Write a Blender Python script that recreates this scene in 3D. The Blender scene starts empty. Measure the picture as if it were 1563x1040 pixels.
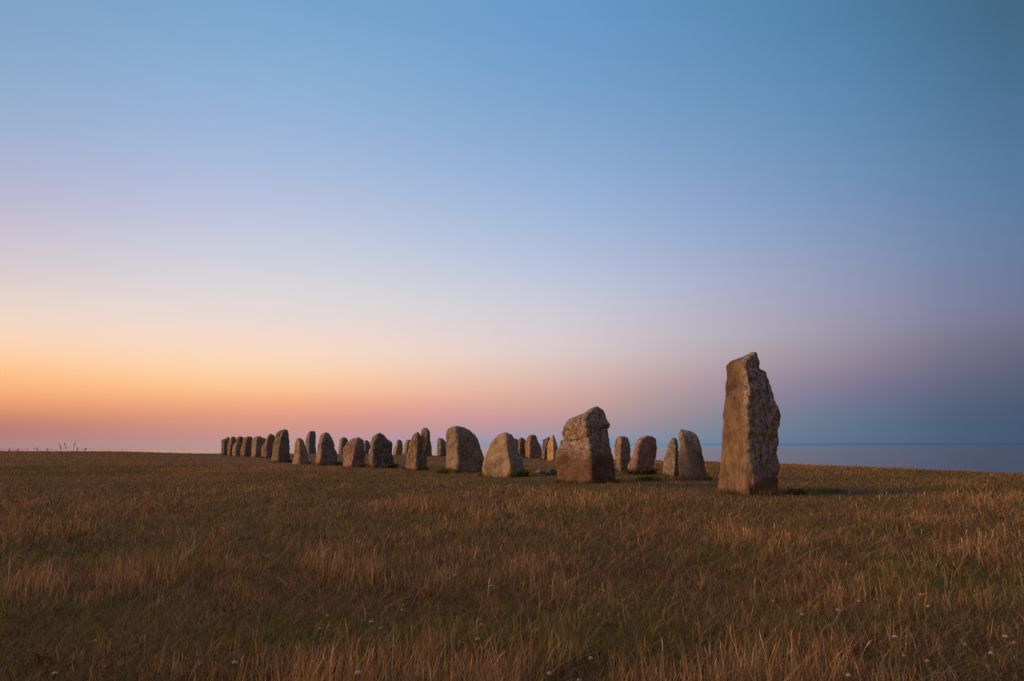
import bpy, bmesh, math, random
import numpy as np
from mathutils import Vector, noise as mnoise

random.seed(7)
rng = np.random.default_rng(7)
SC = bpy.context.scene
COL = SC.collection

# ------------------------------------------------------------------ camera
PW, PH = 1563.0, 1040.0            # pixel frame the measurements below were taken in
LENS = 24.0
FPX = PW * LENS / 36.0
HORIZON_Y = 679.5
PITCH = math.atan((HORIZON_Y - PH / 2) / FPX)
CAM_H = 1.13

cam = bpy.data.cameras.new('camera')
cam.lens = LENS
cam.sensor_width = 36.0
cam.clip_start = 0.05
cam.clip_end = 200000.0
cam_o = bpy.data.objects.new('camera', cam)
COL.objects.link(cam_o)
cam_o.location = (0, 0, CAM_H)
cam_o.rotation_euler = (math.pi / 2 + PITCH, math.radians(0.1), 0)
SC.camera = cam_o

SC.view_settings.view_transform = 'Standard'
SC.view_settings.look = 'None'
SC.view_settings.exposure = 0.0
SC.view_settings.gamma = 1.0
SC.cycles.max_bounces = 6
SC.cycles.diffuse_bounces = 3
SC.cycles.transparent_max_bounces = 4
SC.cycles.caustics_reflective = False
SC.cycles.caustics_refractive = False

def ray(px, py):
    """unit direction of a picture point in the world"""
    u = (px - PW / 2) / FPX
    v = (PH / 2 - py) / FPX
    d = Vector((u, math.cos(PITCH) - v * math.sin(PITCH), math.sin(PITCH) + v * math.cos(PITCH)))
    return d.normalized()

# ------------------------------------------------------------------ sun and sky
SUN_AZ, SUN_EL = math.radians(-98), math.radians(10)
sd = Vector((math.sin(SUN_AZ) * math.cos(SUN_EL), math.cos(SUN_AZ) * math.cos(SUN_EL), math.sin(SUN_EL)))
sun = bpy.data.lights.new('sun', 'SUN')
sun.energy = 2.7
sun.color = (1.0, 0.57, 0.28)
sun.angle = math.radians(24)
sun_o = bpy.data.objects.new('sun', sun)
COL.objects.link(sun_o)
sun_o.location = (-60, 0, 30)
sun_o.rotation_euler = (-sd).to_track_quat('-Z', 'Y').to_euler()

def lin(c):
    c = np.asarray(c, float) / 255.0
    return np.where(c <= 0.04045, c / 12.92, ((c + 0.055) / 1.055) ** 2.4)

def hermite(xs, ys, x):
    """smooth monotone interpolation of rows of ys at x"""
    xs = np.asarray(xs, float); ys = np.asarray(ys, float)
    x = min(max(x, xs[0]), xs[-1])
    i = min(max(int(np.searchsorted(xs, x)) - 1, 0), len(xs) - 2)
    h = xs[i + 1] - xs[i]
    d = np.diff(ys, axis=0) / np.diff(xs)[:, None]
    def slope(k):
        if k == 0: return d[0]
        if k == len(xs) - 1: return d[-1]
        a, b = d[k - 1], d[k]
        return np.where(a * b > 0, 2 * a * b / np.where(np.abs(a + b) < 1e-9, 1, a + b), 0)
    t = (x - xs[i]) / h
    return ((2*t**3 - 3*t**2 + 1) * ys[i] + (t**3 - 2*t**2 + t) * h * slope(i)
            + (-2*t**3 + 3*t**2) * ys[i + 1] + (t**3 - t**2) * h * slope(i + 1))

# dusk sky: colour along the elevation for several bearings (azimuth 0 = straight ahead)
SKY_X = [0, 400, 780, 1210, 1545]
SKY = [
 [(0,122,160,206),(130,140,172,210),(230,166,178,212),(300,186,184,210),(370,206,196,208),(430,222,206,204),(480,238,214,198),(530,251,209,174),(572,253,190,136),(610,237,162,116),(636,204,134,110),(660,178,124,120),(680,168,134,136)],
 [(0,110,164,214),(100,130,173,219),(200,150,181,222),(300,180,191,222),(400,208,208,220),(480,230,216,212),(545,249,215,188),(590,252,196,150),(620,236,166,130),(645,216,150,130),(665,198,145,140),(675,188,148,148),(681,184,150,152)],
 [(0,96,156,211),(100,110,161,214),(200,130,169,217),(300,156,182,220),(400,186,196,220),(470,208,206,215),(530,224,206,204),(580,226,188,174),(620,214,164,154),(650,188,150,156),(670,160,150,170),(676,146,148,168),(681,142,146,164)],
 [(0,76,132,178),(100,86,139,187),(200,103,146,192),(300,124,153,196),(370,142,159,194),(430,156,162,190),(500,166,160,178),(550,160,147,160),(590,142,130,152),(630,118,124,148),(660,104,122,144),(677,100,118,144),(678.4,86,107,137),(681,82,104,135)],
 [(0,64,100,126),(100,70,109,141),(200,80,116,152),(300,90,122,158),(370,99,123,156),(430,105,118,150),(480,110,114,144),(520,104,102,128),(560,90,94,122),(600,76,88,115),(640,66,85,110),(677,65,85,112),(678.4,56,80,108),(681,54,77,106)],
]
def view_color(px, py):
    rows = []
    for col in SKY:
        ys = [r[0] for r in col]; cs = [r[1:] for r in col]
        rows.append(hermite(ys, cs, py))
    c = hermite(SKY_X, rows, px)
    k = 0.16 * min(max((420 - py) / 200.0, 0), 1) * min(max((1560 - px) / 500.0, 0), 1)          # upper sky slightly greyer
    return c * (1 - k) + c.mean() * k

ELS = [-0.3, -0.05, 0.06, 0.13, 0.3, 0.6, 1, 1.5, 2, 2.7, 3.5, 4.4, 5.3, 6.3, 7.4, 8.6, 10, 11.5, 13, 15, 17, 19.5, 22, 25, 28, 31, 34, 40, 60, 90]
ZEN = np.array((112, 132, 156.0))
OUT = {  # sky out of view, warmed and brightened as fill on stones and grass
 -90: [(-4,222,150,100),(0,232,156,104),(3,255,184,104),(8,255,206,146),(15,240,208,186),(28,180,186,206),(50,116,152,196),(90,*ZEN)],
 -130: [(-4,170,110,90),(0,190,120,90),(4,235,160,110),(12,235,185,150),(28,180,165,170),(50,116,130,160),(90,*ZEN)],
 180: [(-4,110,92,92),(0,116,96,96),(5,150,116,112),(12,172,136,128),(25,150,136,140),(50,104,112,136),(90,*ZEN)],
 100: [(-4,50,72,100),(0,50,72,100),(5,72,82,112),(12,92,96,128),(25,76,98,138),(50,64,100,144),(90,*ZEN)],
}
def sky_color(az, el):
    if -52 <= az <= 52:
        a, e = math.radians(az), math.radians(max(el, -0.02))
        d = Vector((math.sin(a)*math.cos(e), math.cos(a)*math.cos(e), math.sin(e)))
        cy, cz = math.cos(PITCH), math.sin(PITCH)
        f = d.y * cy + d.z * cz
        up = -d.y * cz + d.z * cy
        top = None
        if f > 0.25:
            px, py = PW/2 + FPX * d.x / f, PH/2 - FPX * up / f
        else:
            px, py = PW/2, -999
        c = view_color(px, py)
        w = min(max((el - 33) / 57.0, 0), 1)
        return c * (1 - w) + ZEN * w
    rows = OUT[az]
    return hermite([r[0] for r in rows], [r[1:] for r in rows], el)

AZS = [-180, -130, -90, -48, -42, -37, -32, -27, -22, -17, -12, -7, -2, 3, 8, 13, 18, 23, 28, 33, 38, 46, 100, 180]
world = bpy.data.worlds.new('World')
SC.world = world
world.use_nodes = True
nt = world.node_tree
nt.nodes.clear()
N = nt.nodes.new; LK = nt.links.new
def wmath(op, a, b=None):
    n = N('ShaderNodeMath'); n.operation = op
    for i, v in enumerate((a, b)):
        if v is None: continue
        if isinstance(v, (int, float)): n.inputs[i].default_value = v
        else: LK(v, n.inputs[i])
    return n.outputs[0]
tc = N('ShaderNodeTexCoord'); sep = N('ShaderNodeSeparateXYZ')
LK(tc.outputs['Generated'], sep.inputs[0])
az_s = wmath('MULTIPLY', wmath('ARCTAN2', sep.outputs[0], sep.outputs[1]), 180 / math.pi)
el_s = wmath('MULTIPLY', wmath('ARCSINE', sep.outputs[2]), 180 / math.pi)
pos = wmath('SQRT', wmath('DIVIDE', wmath('MAXIMUM', wmath('ADD', el_s, 0.3), 0.0), 90.3))      # finer steps near the horizon
prev = None
for i, a in enumerate(AZS):
    rp = N('ShaderNodeValToRGB'); cr = rp.color_ramp
    key = 180 if a == -180 else a
    for k, e in enumerate(ELS):
        c = lin(sky_color(key, e))
        p = math.sqrt((e + 0.3) / 90.3)
        if k == 0: el_ = cr.elements[0]; el_.position = p
        elif k == 1: el_ = cr.elements[1]; el_.position = p
        else: el_ = cr.elements.new(p)
        el_.color = (*c, 1)
    LK(pos, rp.inputs[0])
    if prev is None: prev = rp.outputs[0]; continue
    mr = N('ShaderNodeMapRange'); mr.clamp = True
    LK(az_s, mr.inputs[0]); mr.inputs[1].default_value = AZS[i-1]; mr.inputs[2].default_value = a
    mx = N('ShaderNodeMix'); mx.data_type = 'RGBA'
    LK(mr.outputs[0], mx.inputs[0]); LK(prev, mx.inputs[6]); LK(rp.outputs[0], mx.inputs[7])
    prev = mx.outputs[2]
skyt = N('ShaderNodeTexSky'); skyt.sky_type = 'NISHITA'; skyt.sun_disc = False
skyt.sun_elevation = SUN_EL; skyt.sun_rotation = SUN_AZ; skyt.air_density = 1.2; skyt.dust_density = 2.0
sc_ = N('ShaderNodeMix'); sc_.data_type = 'RGBA'; sc_.blend_type = 'ADD'
sc_.inputs[0].default_value = 0.002
LK(prev, sc_.inputs[6]); LK(skyt.outputs[0], sc_.inputs[7])
bg = N('ShaderNodeBackground'); bg.inputs[1].default_value = 1.0
LK(sc_.outputs[2], bg.inputs[0])
wo = N('ShaderNodeOutputWorld'); LK(bg.outputs[0], wo.inputs[0])

# ------------------------------------------------------------------ helpers
def tag(o, label=None, cat=None, group=None, kind=None):
    if label: o['label'] = label
    if cat: o['category'] = cat
    if group: o['group'] = group
    if kind: o['kind'] = kind
    return o

def mesh_obj(name, verts, faces, mat, parent=None, smooth=True):
    me = bpy.data.meshes.new(name)
    me.from_pydata([tuple(v) for v in verts], [], faces)
    me.update()
    if smooth:
        me.polygons.foreach_set('use_smooth', [True] * len(me.polygons))
    if mat: me.materials.append(mat)
    o = bpy.data.objects.new(name, me)
    COL.objects.link(o)
    if parent: o.parent = parent
    return o

_grids = {}
def vnoise(x, y, scale, seed):
    """smooth 2-D value noise in 0..1 (arrays)"""
    if seed not in _grids:
        _grids[seed] = np.random.default_rng(seed + 1000).random((257, 257))
    g = _grids[seed]
    x = np.asarray(x, float) / scale + 91.3; y = np.asarray(y, float) / scale + 47.7
    xi = np.floor(x).astype(int); yi = np.floor(y).astype(int)
    fx = x - xi; fy = y - yi
    fx = fx*fx*(3 - 2*fx); fy = fy*fy*(3 - 2*fy)
    a = g[xi % 256, yi % 256]; b = g[(xi+1) % 256, yi % 256]
    c = g[xi % 256, (yi+1) % 256]; d = g[(xi+1) % 256, (yi+1) % 256]
    return (a*(1-fx) + b*fx)*(1-fy) + (c*(1-fx) + d*fx)*fy

def fnoise(x, y, scale, seed, octs=3):
    s = 0; w = 0; a = 1.0
    for k in range(octs):
        s = s + a * vnoise(x, y, scale / 2**k, seed + k); w += a; a *= 0.5
    return s / w

# ------------------------------------------------------------------ ground shape
EDGE = np.array([(60, -90), (38, -30), (27, 5), (20.8, 27.7), (18.2, 36), (16.6, 42), (13.6, 48), (5, 60), (-9, 80),
                 (-20, 92), (-40, 103), (-88, 112), (-150, 119), (-300, 130)], float)
SEA_Z = -31.0
def edge_dist(x, y):
    """signed distance to the brow of the bluff, positive beyond it"""
    x = np.asarray(x, float); y = np.asarray(y, float)
    best = np.full(x.shape, 1e9); sgn = np.zeros(x.shape)
    for (x0, y0), (x1, y1) in zip(EDGE[:-1], EDGE[1:]):
        dx, dy = x1 - x0, y1 - y0
        t = np.clip(((x-x0)*dx + (y-y0)*dy) / (dx*dx + dy*dy), 0, 1)
        ex, ey = x - (x0 + t*dx), y - (y0 + t*dy)
        d = np.hypot(ex, ey)
        cr = dx*(y-y0) - dy*(x-x0)           # >0 on the left of the travel direction
        m = d < best - 1e-9
        best = np.where(m, d, best); sgn = np.where(m, np.where(cr > 0, -1.0, 1.0), sgn)
    return best * sgn

def ground_z(x, y):
    x = np.asarray(x, float); y = np.asarray(y, float)
    z = (fnoise(x, y, 9.0, 11) - 0.5) * 0.10 + (fnoise(x, y, 1.3, 15) - 0.5) * 0.05
    z = z * np.clip(np.hypot(x, y) / 4.0, 0.2, 1)
    # shallow worn hollow beside the tallest stone
    z = z - 0.10 * np.exp(-(((x - 7.6)/1.5)**2 + ((y - 17.6)/1.0)**2))
    q = np.clip((-x/np.maximum(y, 5.0) - 0.44)/0.16, 0, 1) * np.clip((y - 45)/40, 0, 1)
    z = z + 0.30*q*q*(3 - 2*q)               # slight swell of the plateau at the far left
    s = edge_dist(x, y)
    t = np.clip((s + 3) / 3, 0, None)
    drop = np.where(s < 0, 0.10 * t*t, 0.10 + 0.12*s + 0.03*s*s)
    drop = np.where(s > 12, 0.10 + 0.12*12 + 0.03*144 + 0.84*(s - 12), drop)
    return np.maximum(z - drop, SEA_Z - 3)

def gz(x, y):
    return float(ground_z(np.array([x]), np.array([y]))[0])

STONES_XY = []      # (x, y, radius, front tuft strength) filled by the stones, read by the grass

# ------------------------------------------------------------------ stone material
def stone_material(name, ca, cb, lichen=0.24, lichen_low=-1.0, dark=0.2, seed=0.0, vertical=False, height=2.0, lich_col=(0.42, 0.36, 0.29), lichen_x=None):
    m = bpy.data.materials.new(name); m.use_nodes = True
    t = m.node_tree; t.nodes.clear()
    n = t.nodes.new; l = t.links.new
    out = n('ShaderNodeOutputMaterial'); bs = n('ShaderNodeBsdfPrincipled')
    bs.inputs['Roughness'].default_value = 0.88
    bs.inputs['Specular IOR Level'].default_value = 0.25
    l(bs.outputs[0], out.inputs[0])
    co = n('ShaderNodeTexCoord'); mp = n('ShaderNodeMapping')
    mp.inputs['Location'].default_value = (seed * 3.7, seed * 1.9, seed * 2.3)
    if vertical: mp.inputs['Scale'].default_value = (1, 1, 0.3)
    l(co.outputs['Object'], mp.inputs[0])
    mp2 = n('ShaderNodeMapping'); mp2.inputs['Location'].default_value = (seed * 2.1, seed * 5.3, seed)
    l(co.outputs['Object'], mp2.inputs[0])
    def noise(scale, detail=4, rough=0.6, src=mp):
        x = n('ShaderNodeTexNoise'); x.inputs['Scale'].default_value = scale
        x.inputs['Detail'].default_value = detail; x.inputs['Roughness'].default_value = rough
        l(src.outputs[0], x.inputs['Vector']); return x.outputs['Fac']
    def rng_(src, a, b, c=0.0, d=1.0):
        x = n('ShaderNodeMapRange'); x.clamp = True
        l(src, x.inputs[0])
        for i, v in enumerate((a, b, c, d)): x.inputs[i+1].default_value = v
        return x.outputs[0]
    def mth(op, a, b):
        x = n('ShaderNodeMath'); x.operation = op
        for i, v in enumerate((a, b)):
            if isinstance(v, (int, float)): x.inputs[i].default_value = v
            else: l(v, x.inputs[i])
        return x.outputs[0]
    def mix(f, a, b, bl='MIX'):
        x = n('ShaderNodeMix'); x.data_type = 'RGBA'; x.blend_type = bl
        for i, v in ((0, f), (6, a), (7, b)):
            if isinstance(v, (int, float)): x.inputs[i].default_value = v
            elif isinstance(v, tuple): x.inputs[i].default_value = (*v, 1)
            else: l(v, x.inputs[i])
        return x.outputs[2]
    big = noise(1.6, 3, 0.55)
    col = mix(rng_(big, 0.35, 0.65), ca, cb)
    mid = noise(7.0, 6, 0.7)
    col = mix(rng_(mid, 0.25, 0.75), mix(1.0, col, (0.70, 0.67, 0.64), 'MULTIPLY'), mix(1.0, col, (1.24, 1.20, 1.15), 'MULTIPLY'))
    fine = noise(38.0, 3, 0.7, mp2)
    col = mix(rng_(fine, 0.30, 0.72), mix(1.0, col, (0.78, 0.77, 0.76), 'MULTIPLY'), mix(1.0, col, (1.2, 1.2, 1.18), 'MULTIPLY'))
    # lichen: pale crusts and dark spots, thicker higher up
    sz = n('ShaderNodeSeparateXYZ'); l(co.outputs['Object'], sz.inputs[0])
    zw = mth('ADD', sz.outputs[2], mth('MULTIPLY', mth('SUBTRACT', noise(2.6, 5, 0.7, mp2), 0.5), 0.9 if lichen_low > 0 else 0.0))
    hz = rng_(zw, height * lichen_low, height * (lichen_low + 0.18))
    side_x = None
    if lichen_x is not None:
        wob = noise(4.0, 4, 0.7, mp2)
        side_x = rng_(mth('ADD', sz.outputs[0], mth('MULTIPLY', wob, 0.2)), lichen_x + 0.05, lichen_x + 0.20)
        hz = mth('MULTIPLY', hz, side_x)
    ln = noise(9.5, 5, 0.75, mp2)
    lm = mth('MULTIPLY', mth('MULTIPLY', rng_(ln, 0.62 - 0.35 * lichen, 0.70 - 0.35 * lichen), hz), 0.8)
    st = noise(2.4, 5, 0.65, mp2)
    col = mix(mth('MULTIPLY', rng_(st, 0.48, 0.66), 0.7), col, mix(1.0, col, (0.42, 0.38, 0.35), 'MULTIPLY'))     # broad weather stains
    col = mix(lm, col, lich_col)
    dn = noise(13.0, 5, 0.75, mp)
    dm = mth('MULTIPLY', rng_(dn, 0.66 - 0.3 * dark, 0.75 - 0.3 * dark), 0.75)
    if side_x is not None: dm = mth('MULTIPLY', dm, rng_(side_x, 0.0, 1.0, 0.55, 1.0))
    col = mix(dm, col, (0.045, 0.038, 0.034))
    if vertical:          # long dark and pale weather streaks
        mp3 = n('ShaderNodeMapping'); mp3.inputs['Scale'].default_value = (1, 1, 0.22); l(co.outputs['Object'], mp3.inputs[0])
        sk = noise(11.0, 5, 0.75, mp3)
        col = mix(rng_(sk, 0.32, 0.68), mix(1.0, col, (0.66, 0.63, 0.60), 'MULTIPLY'), mix(1.0, col, (1.30, 1.25, 1.18), 'MULTIPLY'))
    hue = noise(3.1, 3, 0.6, mp2)
    col = mix(mth('MULTIPLY', rng_(hue, 0.56, 0.72), 0.45), col, (0.20, 0.16, 0.06))      # yellowish algae
    l(col, bs.inputs['Base Color'])
    b1 = n('ShaderNodeBump'); b1.inputs['Strength'].default_value = 0.9; b1.inputs['Distance'].default_value = 0.035
    l(mid, b1.inputs['Height'])
    b2 = n('ShaderNodeBump'); b2.inputs['Strength'].default_value = 0.8; b2.inputs['Distance'].default_value = 0.012
    l(noise(30.0, 5, 0.75, mp2), b2.inputs['Height']); l(b1.outputs[0], b2.inputs['Normal'])
    l(b2.outputs[0], bs.inputs['Normal'])
    return m

# ------------------------------------------------------------------ stones
W = {1: (330, 640, 14.86), 2: (420, 640, 13.0), 3: (510, 640, 13.0), 4: (600, 640, 12.23), 5: (675, 640, 10.95),
     6: (780, 650, 13.0), 7: (840, 610, 7.7), 8: (1085, 530, 4.425), 9: (920, 620, 8.0)}

def smooth1(a, k):
    for _ in range(k):
        b = a.copy(); b[1:-1] = 0.25*a[:-2] + 0.5*a[1:-1] + 0.25*a[2:]; a = b
    return a

def lobe(Lp, Rp, Kp, dist, base, depth, rnd, seed, nz, amp, vs, groove=None, back=1.0):
    """one closed rock body from its left and right outline and the line of its front edge (picture points);
       returns vertices in a frame whose x runs across the view, y away, z up, origin at `base`"""
    bx, by, bz = base
    hd = math.hypot(bx, by); fw = (bx/hd, by/hd); rt = (fw[1], -fw[0])
    def to_local(px, py):
        r = ray(px, py)
        k = (bx*fw[0] + by*fw[1]) / (r.x*fw[0] + r.y*fw[1])      # plane through the base, facing the viewer
        p = r * k
        return (p.x*rt[0] + p.y*rt[1], p.z + CAM_H - bz)
    L = np.array([to_local(*p) for p in Lp]); R = np.array([to_local(*p) for p in Rp]); K = np.array([to_local(*p) for p in Kp])
    top = max(L[:, 1].max(), R[:, 1].max())
    def by_z(P):
        P = P[np.argsort(P[:, 1], kind='stable')]
        return P
    L, R, K = by_z(L), by_z(R), by_z(K)
    t = np.linspace(0, 1, nz)
    z = top * (1 - (1 - t)**1.5)
    sink = 0.22
    lx = smooth1(np.interp(z, L[:, 1], L[:, 0]), vs)
    rx = smooth1(np.interp(z, R[:, 1], R[:, 0]), vs)
    kx = smooth1(np.interp(z, K[:, 1], K[:, 0]), vs)
    rx = np.maximum(rx, lx + 0.03)
    w = rx - lx; wm = np.percentile(w, 92)
    kx = np.clip(kx, lx + 0.12*w, rx - 0.12*w)
    z = np.concatenate([[-sink], z]); 
    lx = np.concatenate([[lx[0]], lx]); rx = np.concatenate([[rx[0]], rx]); kx = np.concatenate([[kx[0]], kx])
    w = rx - lx
    u = np.clip(z / top, 0, 1)
    ws = smooth1(w, 12*max(1, nz//50)**2)
    dep = depth * wm * np.minimum((np.minimum(ws, w*1.25) / wm)**0.75, 1.15) * np.where(u > 0.86, np.sqrt(np.clip(1 - ((u - 0.86)/0.16)**2, 0.05, 1)), 1) * (1.12 - 0.22*u)
    lo_ = np.clip((0.88 - u)/0.08, 0, 1); kk = 6*max(1, nz//50)**2
    ls = lx + (smooth1(lx, kk) - lx)*lo_; rs = rx + (smooth1(rx, kk) - rx)*lo_
    rings = []
    n1, n2, n3, n4, n5, n6 = 14, 18, 8, 10, 8, 6
    for i in range(len(z)):
        l_, r_, k_, d_ = ls[i], rs[i], min(max(kx[i], ls[i] + 0.1*(rs[i]-ls[i])), rs[i] - 0.1*(rs[i]-ls[i])), dep[i]
        ww = r_ - l_
        poly = [(l_, -0.02*d_), (k_, -0.62*d_), (r_, 0.03*d_), (r_ - 0.16*ww, 0.42*d_*back), (l_ + 0.34*ww, 0.55*d_*back), (l_ + 0.08*ww, 0.30*d_*back)]
        pts = []
        for (a, b), cnt in zip(zip(poly, poly[1:] + poly[:1]), (n1, n2, n3, n4, n5, n6)):
            for s in range(cnt):
                f = s / cnt
                pts.append((a[0] + (b[0]-a[0])*f, a[1] + (b[1]-a[1])*f))
        P = np.array(pts)
        for _ in range(rnd):
            P = 0.25*np.roll(P, 1, 0) + 0.5*P + 0.25*np.roll(P, -1, 0)
        mn, mxx = P[:, 0].min(), P[:, 0].max()
        f_ = (P[:, 0] - mn) / max(mxx - mn, 1e-6)
        P[:, 0] = l_ + f_*ww + (lx[i] - l_)*np.clip(1 - 3.5*f_, 0, 1)**1.5 + (rx[i] - r_)*np.clip(3.5*f_ - 2.5, 0, 1)**1.5
        rings.append(P)
    n = len(rings[0])
    V = np.zeros((len(z), n, 3))
    for i, P in enumerate(rings):
        V[i, :, :2] = P; V[i, :, 2] = z[i]
    # rough, lumpy surface
    ctr = V.mean(axis=1, keepdims=True)
    du = np.roll(V, -1, 1) - np.roll(V, 1, 1)
    dv = np.zeros_like(V); dv[1:-1] = V[2:] - V[:-2]; dv[0] = V[1]-V[0]; dv[-1] = V[-1]-V[-2]
    nr = np.cross(du, dv); ln = np.linalg.norm(nr, axis=2, keepdims=True); nr = nr / np.maximum(ln, 1e-9)
    nr *= np.sign(((nr * (V - ctr)).sum(axis=2, keepdims=True)).mean())
    off = Vector((seed*7.13, seed*3.31, seed*5.77))
    sz_ = max(wm, 0.5)
    for i in range(len(z)):
        damp = 1.0 if u[i] < 0.93 else max(0.25, (1 - u[i]) / 0.07)
        for j in range(n):
            p = Vector(V[i, j]) + off
            d = 0.050*sz_ * mnoise.noise(p * (1.9/sz_)) + 0.028*sz_ * mnoise.noise(p * (4.6/sz_) + off)
            d += 0.022 * (0.5 - abs(mnoise.noise(p * 3.3 + off*2))) * 2
            d += 0.016 * mnoise.noise(p * 9.0) + 0.007 * mnoise.noise(p * 21.0)
            e = d * amp * damp
            if groove: e += groove(V[i, j], nr[i, j])
            V[i, j] += nr[i, j] * e
    verts = V.reshape(-1, 3)
    faces = []
    for i in range(len(z) - 1):
        for j in range(n):
            a = i*n + j; b = i*n + (j+1) % n
            faces.append((a, b, b + n, a + n))
    tc_ = len(verts)
    last = V[-1].mean(axis=0); last[2] += 0.004
    verts = np.vstack([verts, last])
    o = (len(z) - 1) * n
    for j in range(n): faces.append((o + j, o + (j+1) % n, tc_))
    faces.append(tuple(reversed(range(n))))
    return verts, faces, top, (lx[1], rx[1], dep[1])

def stone(key, lobes, base_y, label, mat, depth=0.8, rnd=5, nz=46, amp=1.0, vs=1, cx=None, group='standing stones of the ship setting',
          name='standing_stone', cat='standing stone', tuft=1.0, dist_add=0.0, groove=None, crisp=False, **mk):
    ox, oy, s = W[key]
    cvt = lambda P: [(ox + p[0]/s, oy + p[1]/s) for p in P]
    seed = float(len(STONES_XY)) + 1.3
    L0, R0 = cvt(lobes[0][0]), cvt(lobes[-1][1])
    mid = 0.5 * (L0[0][0] + R0[0][0]) if cx is None else ox + cx/s
    by = oy + base_y / s
    r = ray(mid, by)
    k = CAM_H / -r.z
    bx, byy = r.x*k, r.y*k
    if dist_add:
        q = (math.hypot(bx, byy) + dist_add) / math.hypot(bx, byy); bx *= q; byy *= q
    bz = gz(bx, byy)
    AV, AF = [], []; top = 0; foot = None
    for i, lb in enumerate(lobes):
        Lp, Rp, Kp = cvt(lb[0]), cvt(lb[1]), cvt(lb[2])
        v, f, tp, ft = lobe(Lp, Rp, Kp, None, (bx, byy, bz), lb[3] if len(lb) > 3 else depth, rnd, seed + i*0.7, nz, amp, vs, groove)
        if len(lb) > 4: v = v + np.array([0, lb[4], 0])
        base_i = sum(len(a) for a in AV)
        AV.append(v); AF += [tuple(q + base_i for q in face) for face in f]
        top = max(top, tp); foot = ft if foot is None else (min(foot[0], ft[0]), max(foot[1], ft[1]), max(foot[2], ft[2]))
    V = np.vstack(AV)
    m = stone_material('rock ' + label[:24], mat[0], mat[1], seed=seed, height=top, **mk)
    # frame: centre of the foot at the origin
    rt = np.array((byy, -bx)) / math.hypot(bx, byy); fw = np.array((bx, byy)) / math.hypot(bx, byy)
    c0 = 0.5 * (foot[0] + foot[1])          # lateral coordinate of the foot centre
    V[:, 0] -= c0
    loc = fw * math.hypot(bx, byy) + rt * c0
    o = mesh_obj(name, V, AF, m)
    if crisp:
        o.data.polygons.foreach_set('use_smooth', [True]*len(o.data.polygons))
    o.location = (loc[0], loc[1], bz)
    o.rotation_euler = (0, 0, -math.atan2(bx, byy))
    tag(o, label, cat, group)
    STONES_XY.append((loc[0], loc[1], 0.5*(foot[1]-foot[0]), foot[2]*0.6, tuft, tuple(rt), tuple(fw)))
    return o

GREY = ((0.19, 0.158, 0.122), (0.25, 0.205, 0.152))
BROWN = ((0.20, 0.145, 0.105), (0.29, 0.205, 0.14))
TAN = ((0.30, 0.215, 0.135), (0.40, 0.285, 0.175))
PINK = ((0.25, 0.14, 0.11), (0.32, 0.19, 0.145))
DARK = ((0.12, 0.095, 0.075), (0.18, 0.140, 0.105))
RED = ((0.165, 0.092, 0.060), (0.21, 0.125, 0.082))
PILLAR = ((0.175, 0.118, 0.076), (0.25, 0.172, 0.112))
OCHRE = ((0.46, 0.29, 0.15), (0.54, 0.36, 0.20))

# far end of the ship, a tight row
stone(1, [([(110,790),(118,620),(118,480),(140,450),(180,435)], [(250,800),(250,600),(245,480),(225,445),(200,433)], [(180,800),(190,560),(200,440)])],
      800, 'grey stone at the far left end of the row, first before the open horizon', GREY)
stone(1, [([(185,790),(190,560),(215,430),(255,395)], [(320,790),(310,560),(300,420),(280,393)], [(230,790),(240,560),(270,395)])],
      790, 'dark narrow stone with a small pointed top, second from the far left end', DARK, dist_add=2)
stone(1, [([(255,810),(260,600),(290,480),(320,410),(360,385)], [(420,810),(450,600),(450,430),(425,395),(390,384)], [(310,810),(330,600),(370,388)])],
      815, 'dark rounded stone third from the far left end of the tight row', PINK)
stone(1, [([(430,800),(440,500),(470,410),(520,385)], [(640,800),(640,500),(625,410),(570,383)], [(500,800),(510,500),(545,385)])],
      800, 'dark round-topped stone rising right behind a small pale stone', DARK, dist_add=3)
stone(1, [([(368,810),(375,660),(400,570),(450,515)], [(560,830),(590,650),(570,540),(510,503)], [(445,830),(450,650),(480,508)])],
      828, 'lowest pale greenish stone in the tight row at the far left', TAN)
stone(1, [([(545,830),(560,680),(600,540),(620,440),(660,405),(720,385)], [(810,830),(830,600),(835,440),(820,400),(760,383)], [(650,840),(660,650),(680,500),(735,386)])],
      840, 'broad reddish stone with a dark cap in the tight far left row', PINK, dark=0.5)
stone(1, [([(1000,830),(1010,500),(1050,425)], [(1140,830),(1140,500),(1125,430),(1085,415)], [(1050,830),(1060,500),(1075,417)])],
      825, 'grey stone mostly hidden, its shoulder showing behind a square-topped neighbour', GREY, dist_add=3)
stone(1, [([(800,820),(805,620),(820,440),(860,405),(920,380)], [(1040,870),(1075,650),(1062,420),(1020,385),(980,379)], [(890,860),(905,650),(925,440),(945,381)])],
      858, 'broad square-topped stone with a tan left face and dark grey right face', TAN, rnd=3)
stone(1, [([(1028,840),(1030,700),(1070,560),(1140,450),(1190,350),(1225,328)], [(1290,900),(1330,600),(1340,400),(1300,345),(1250,325)], [(1140,880),(1150,600),(1165,450),(1235,328)])],
      872, 'pinkish stone leaning against the left side of the tallest far stone', PINK, rnd=3)
stone(2, [([(-70,850),(-50,650),(-20,420),(15,290),(80,230),(170,195)], [(295,855),(275,500),(270,280),(245,215),(205,195)], [(60,855),(85,600),(110,400),(140,310),(195,200)])],
      855, 'tallest brown slab at the near end of the tight left row', BROWN, rnd=2, dark=0.5)
stone(2, [([(600,660),(605,500),(615,360),(660,265),(685,232)], [(815,660),(800,480),(805,350),(795,260),(785,231)], [(672,665),(678,450),(690,300),(705,234)])],
      664, 'tall grey block with a flat top standing alone against the horizon', GREY, rnd=2)
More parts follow.
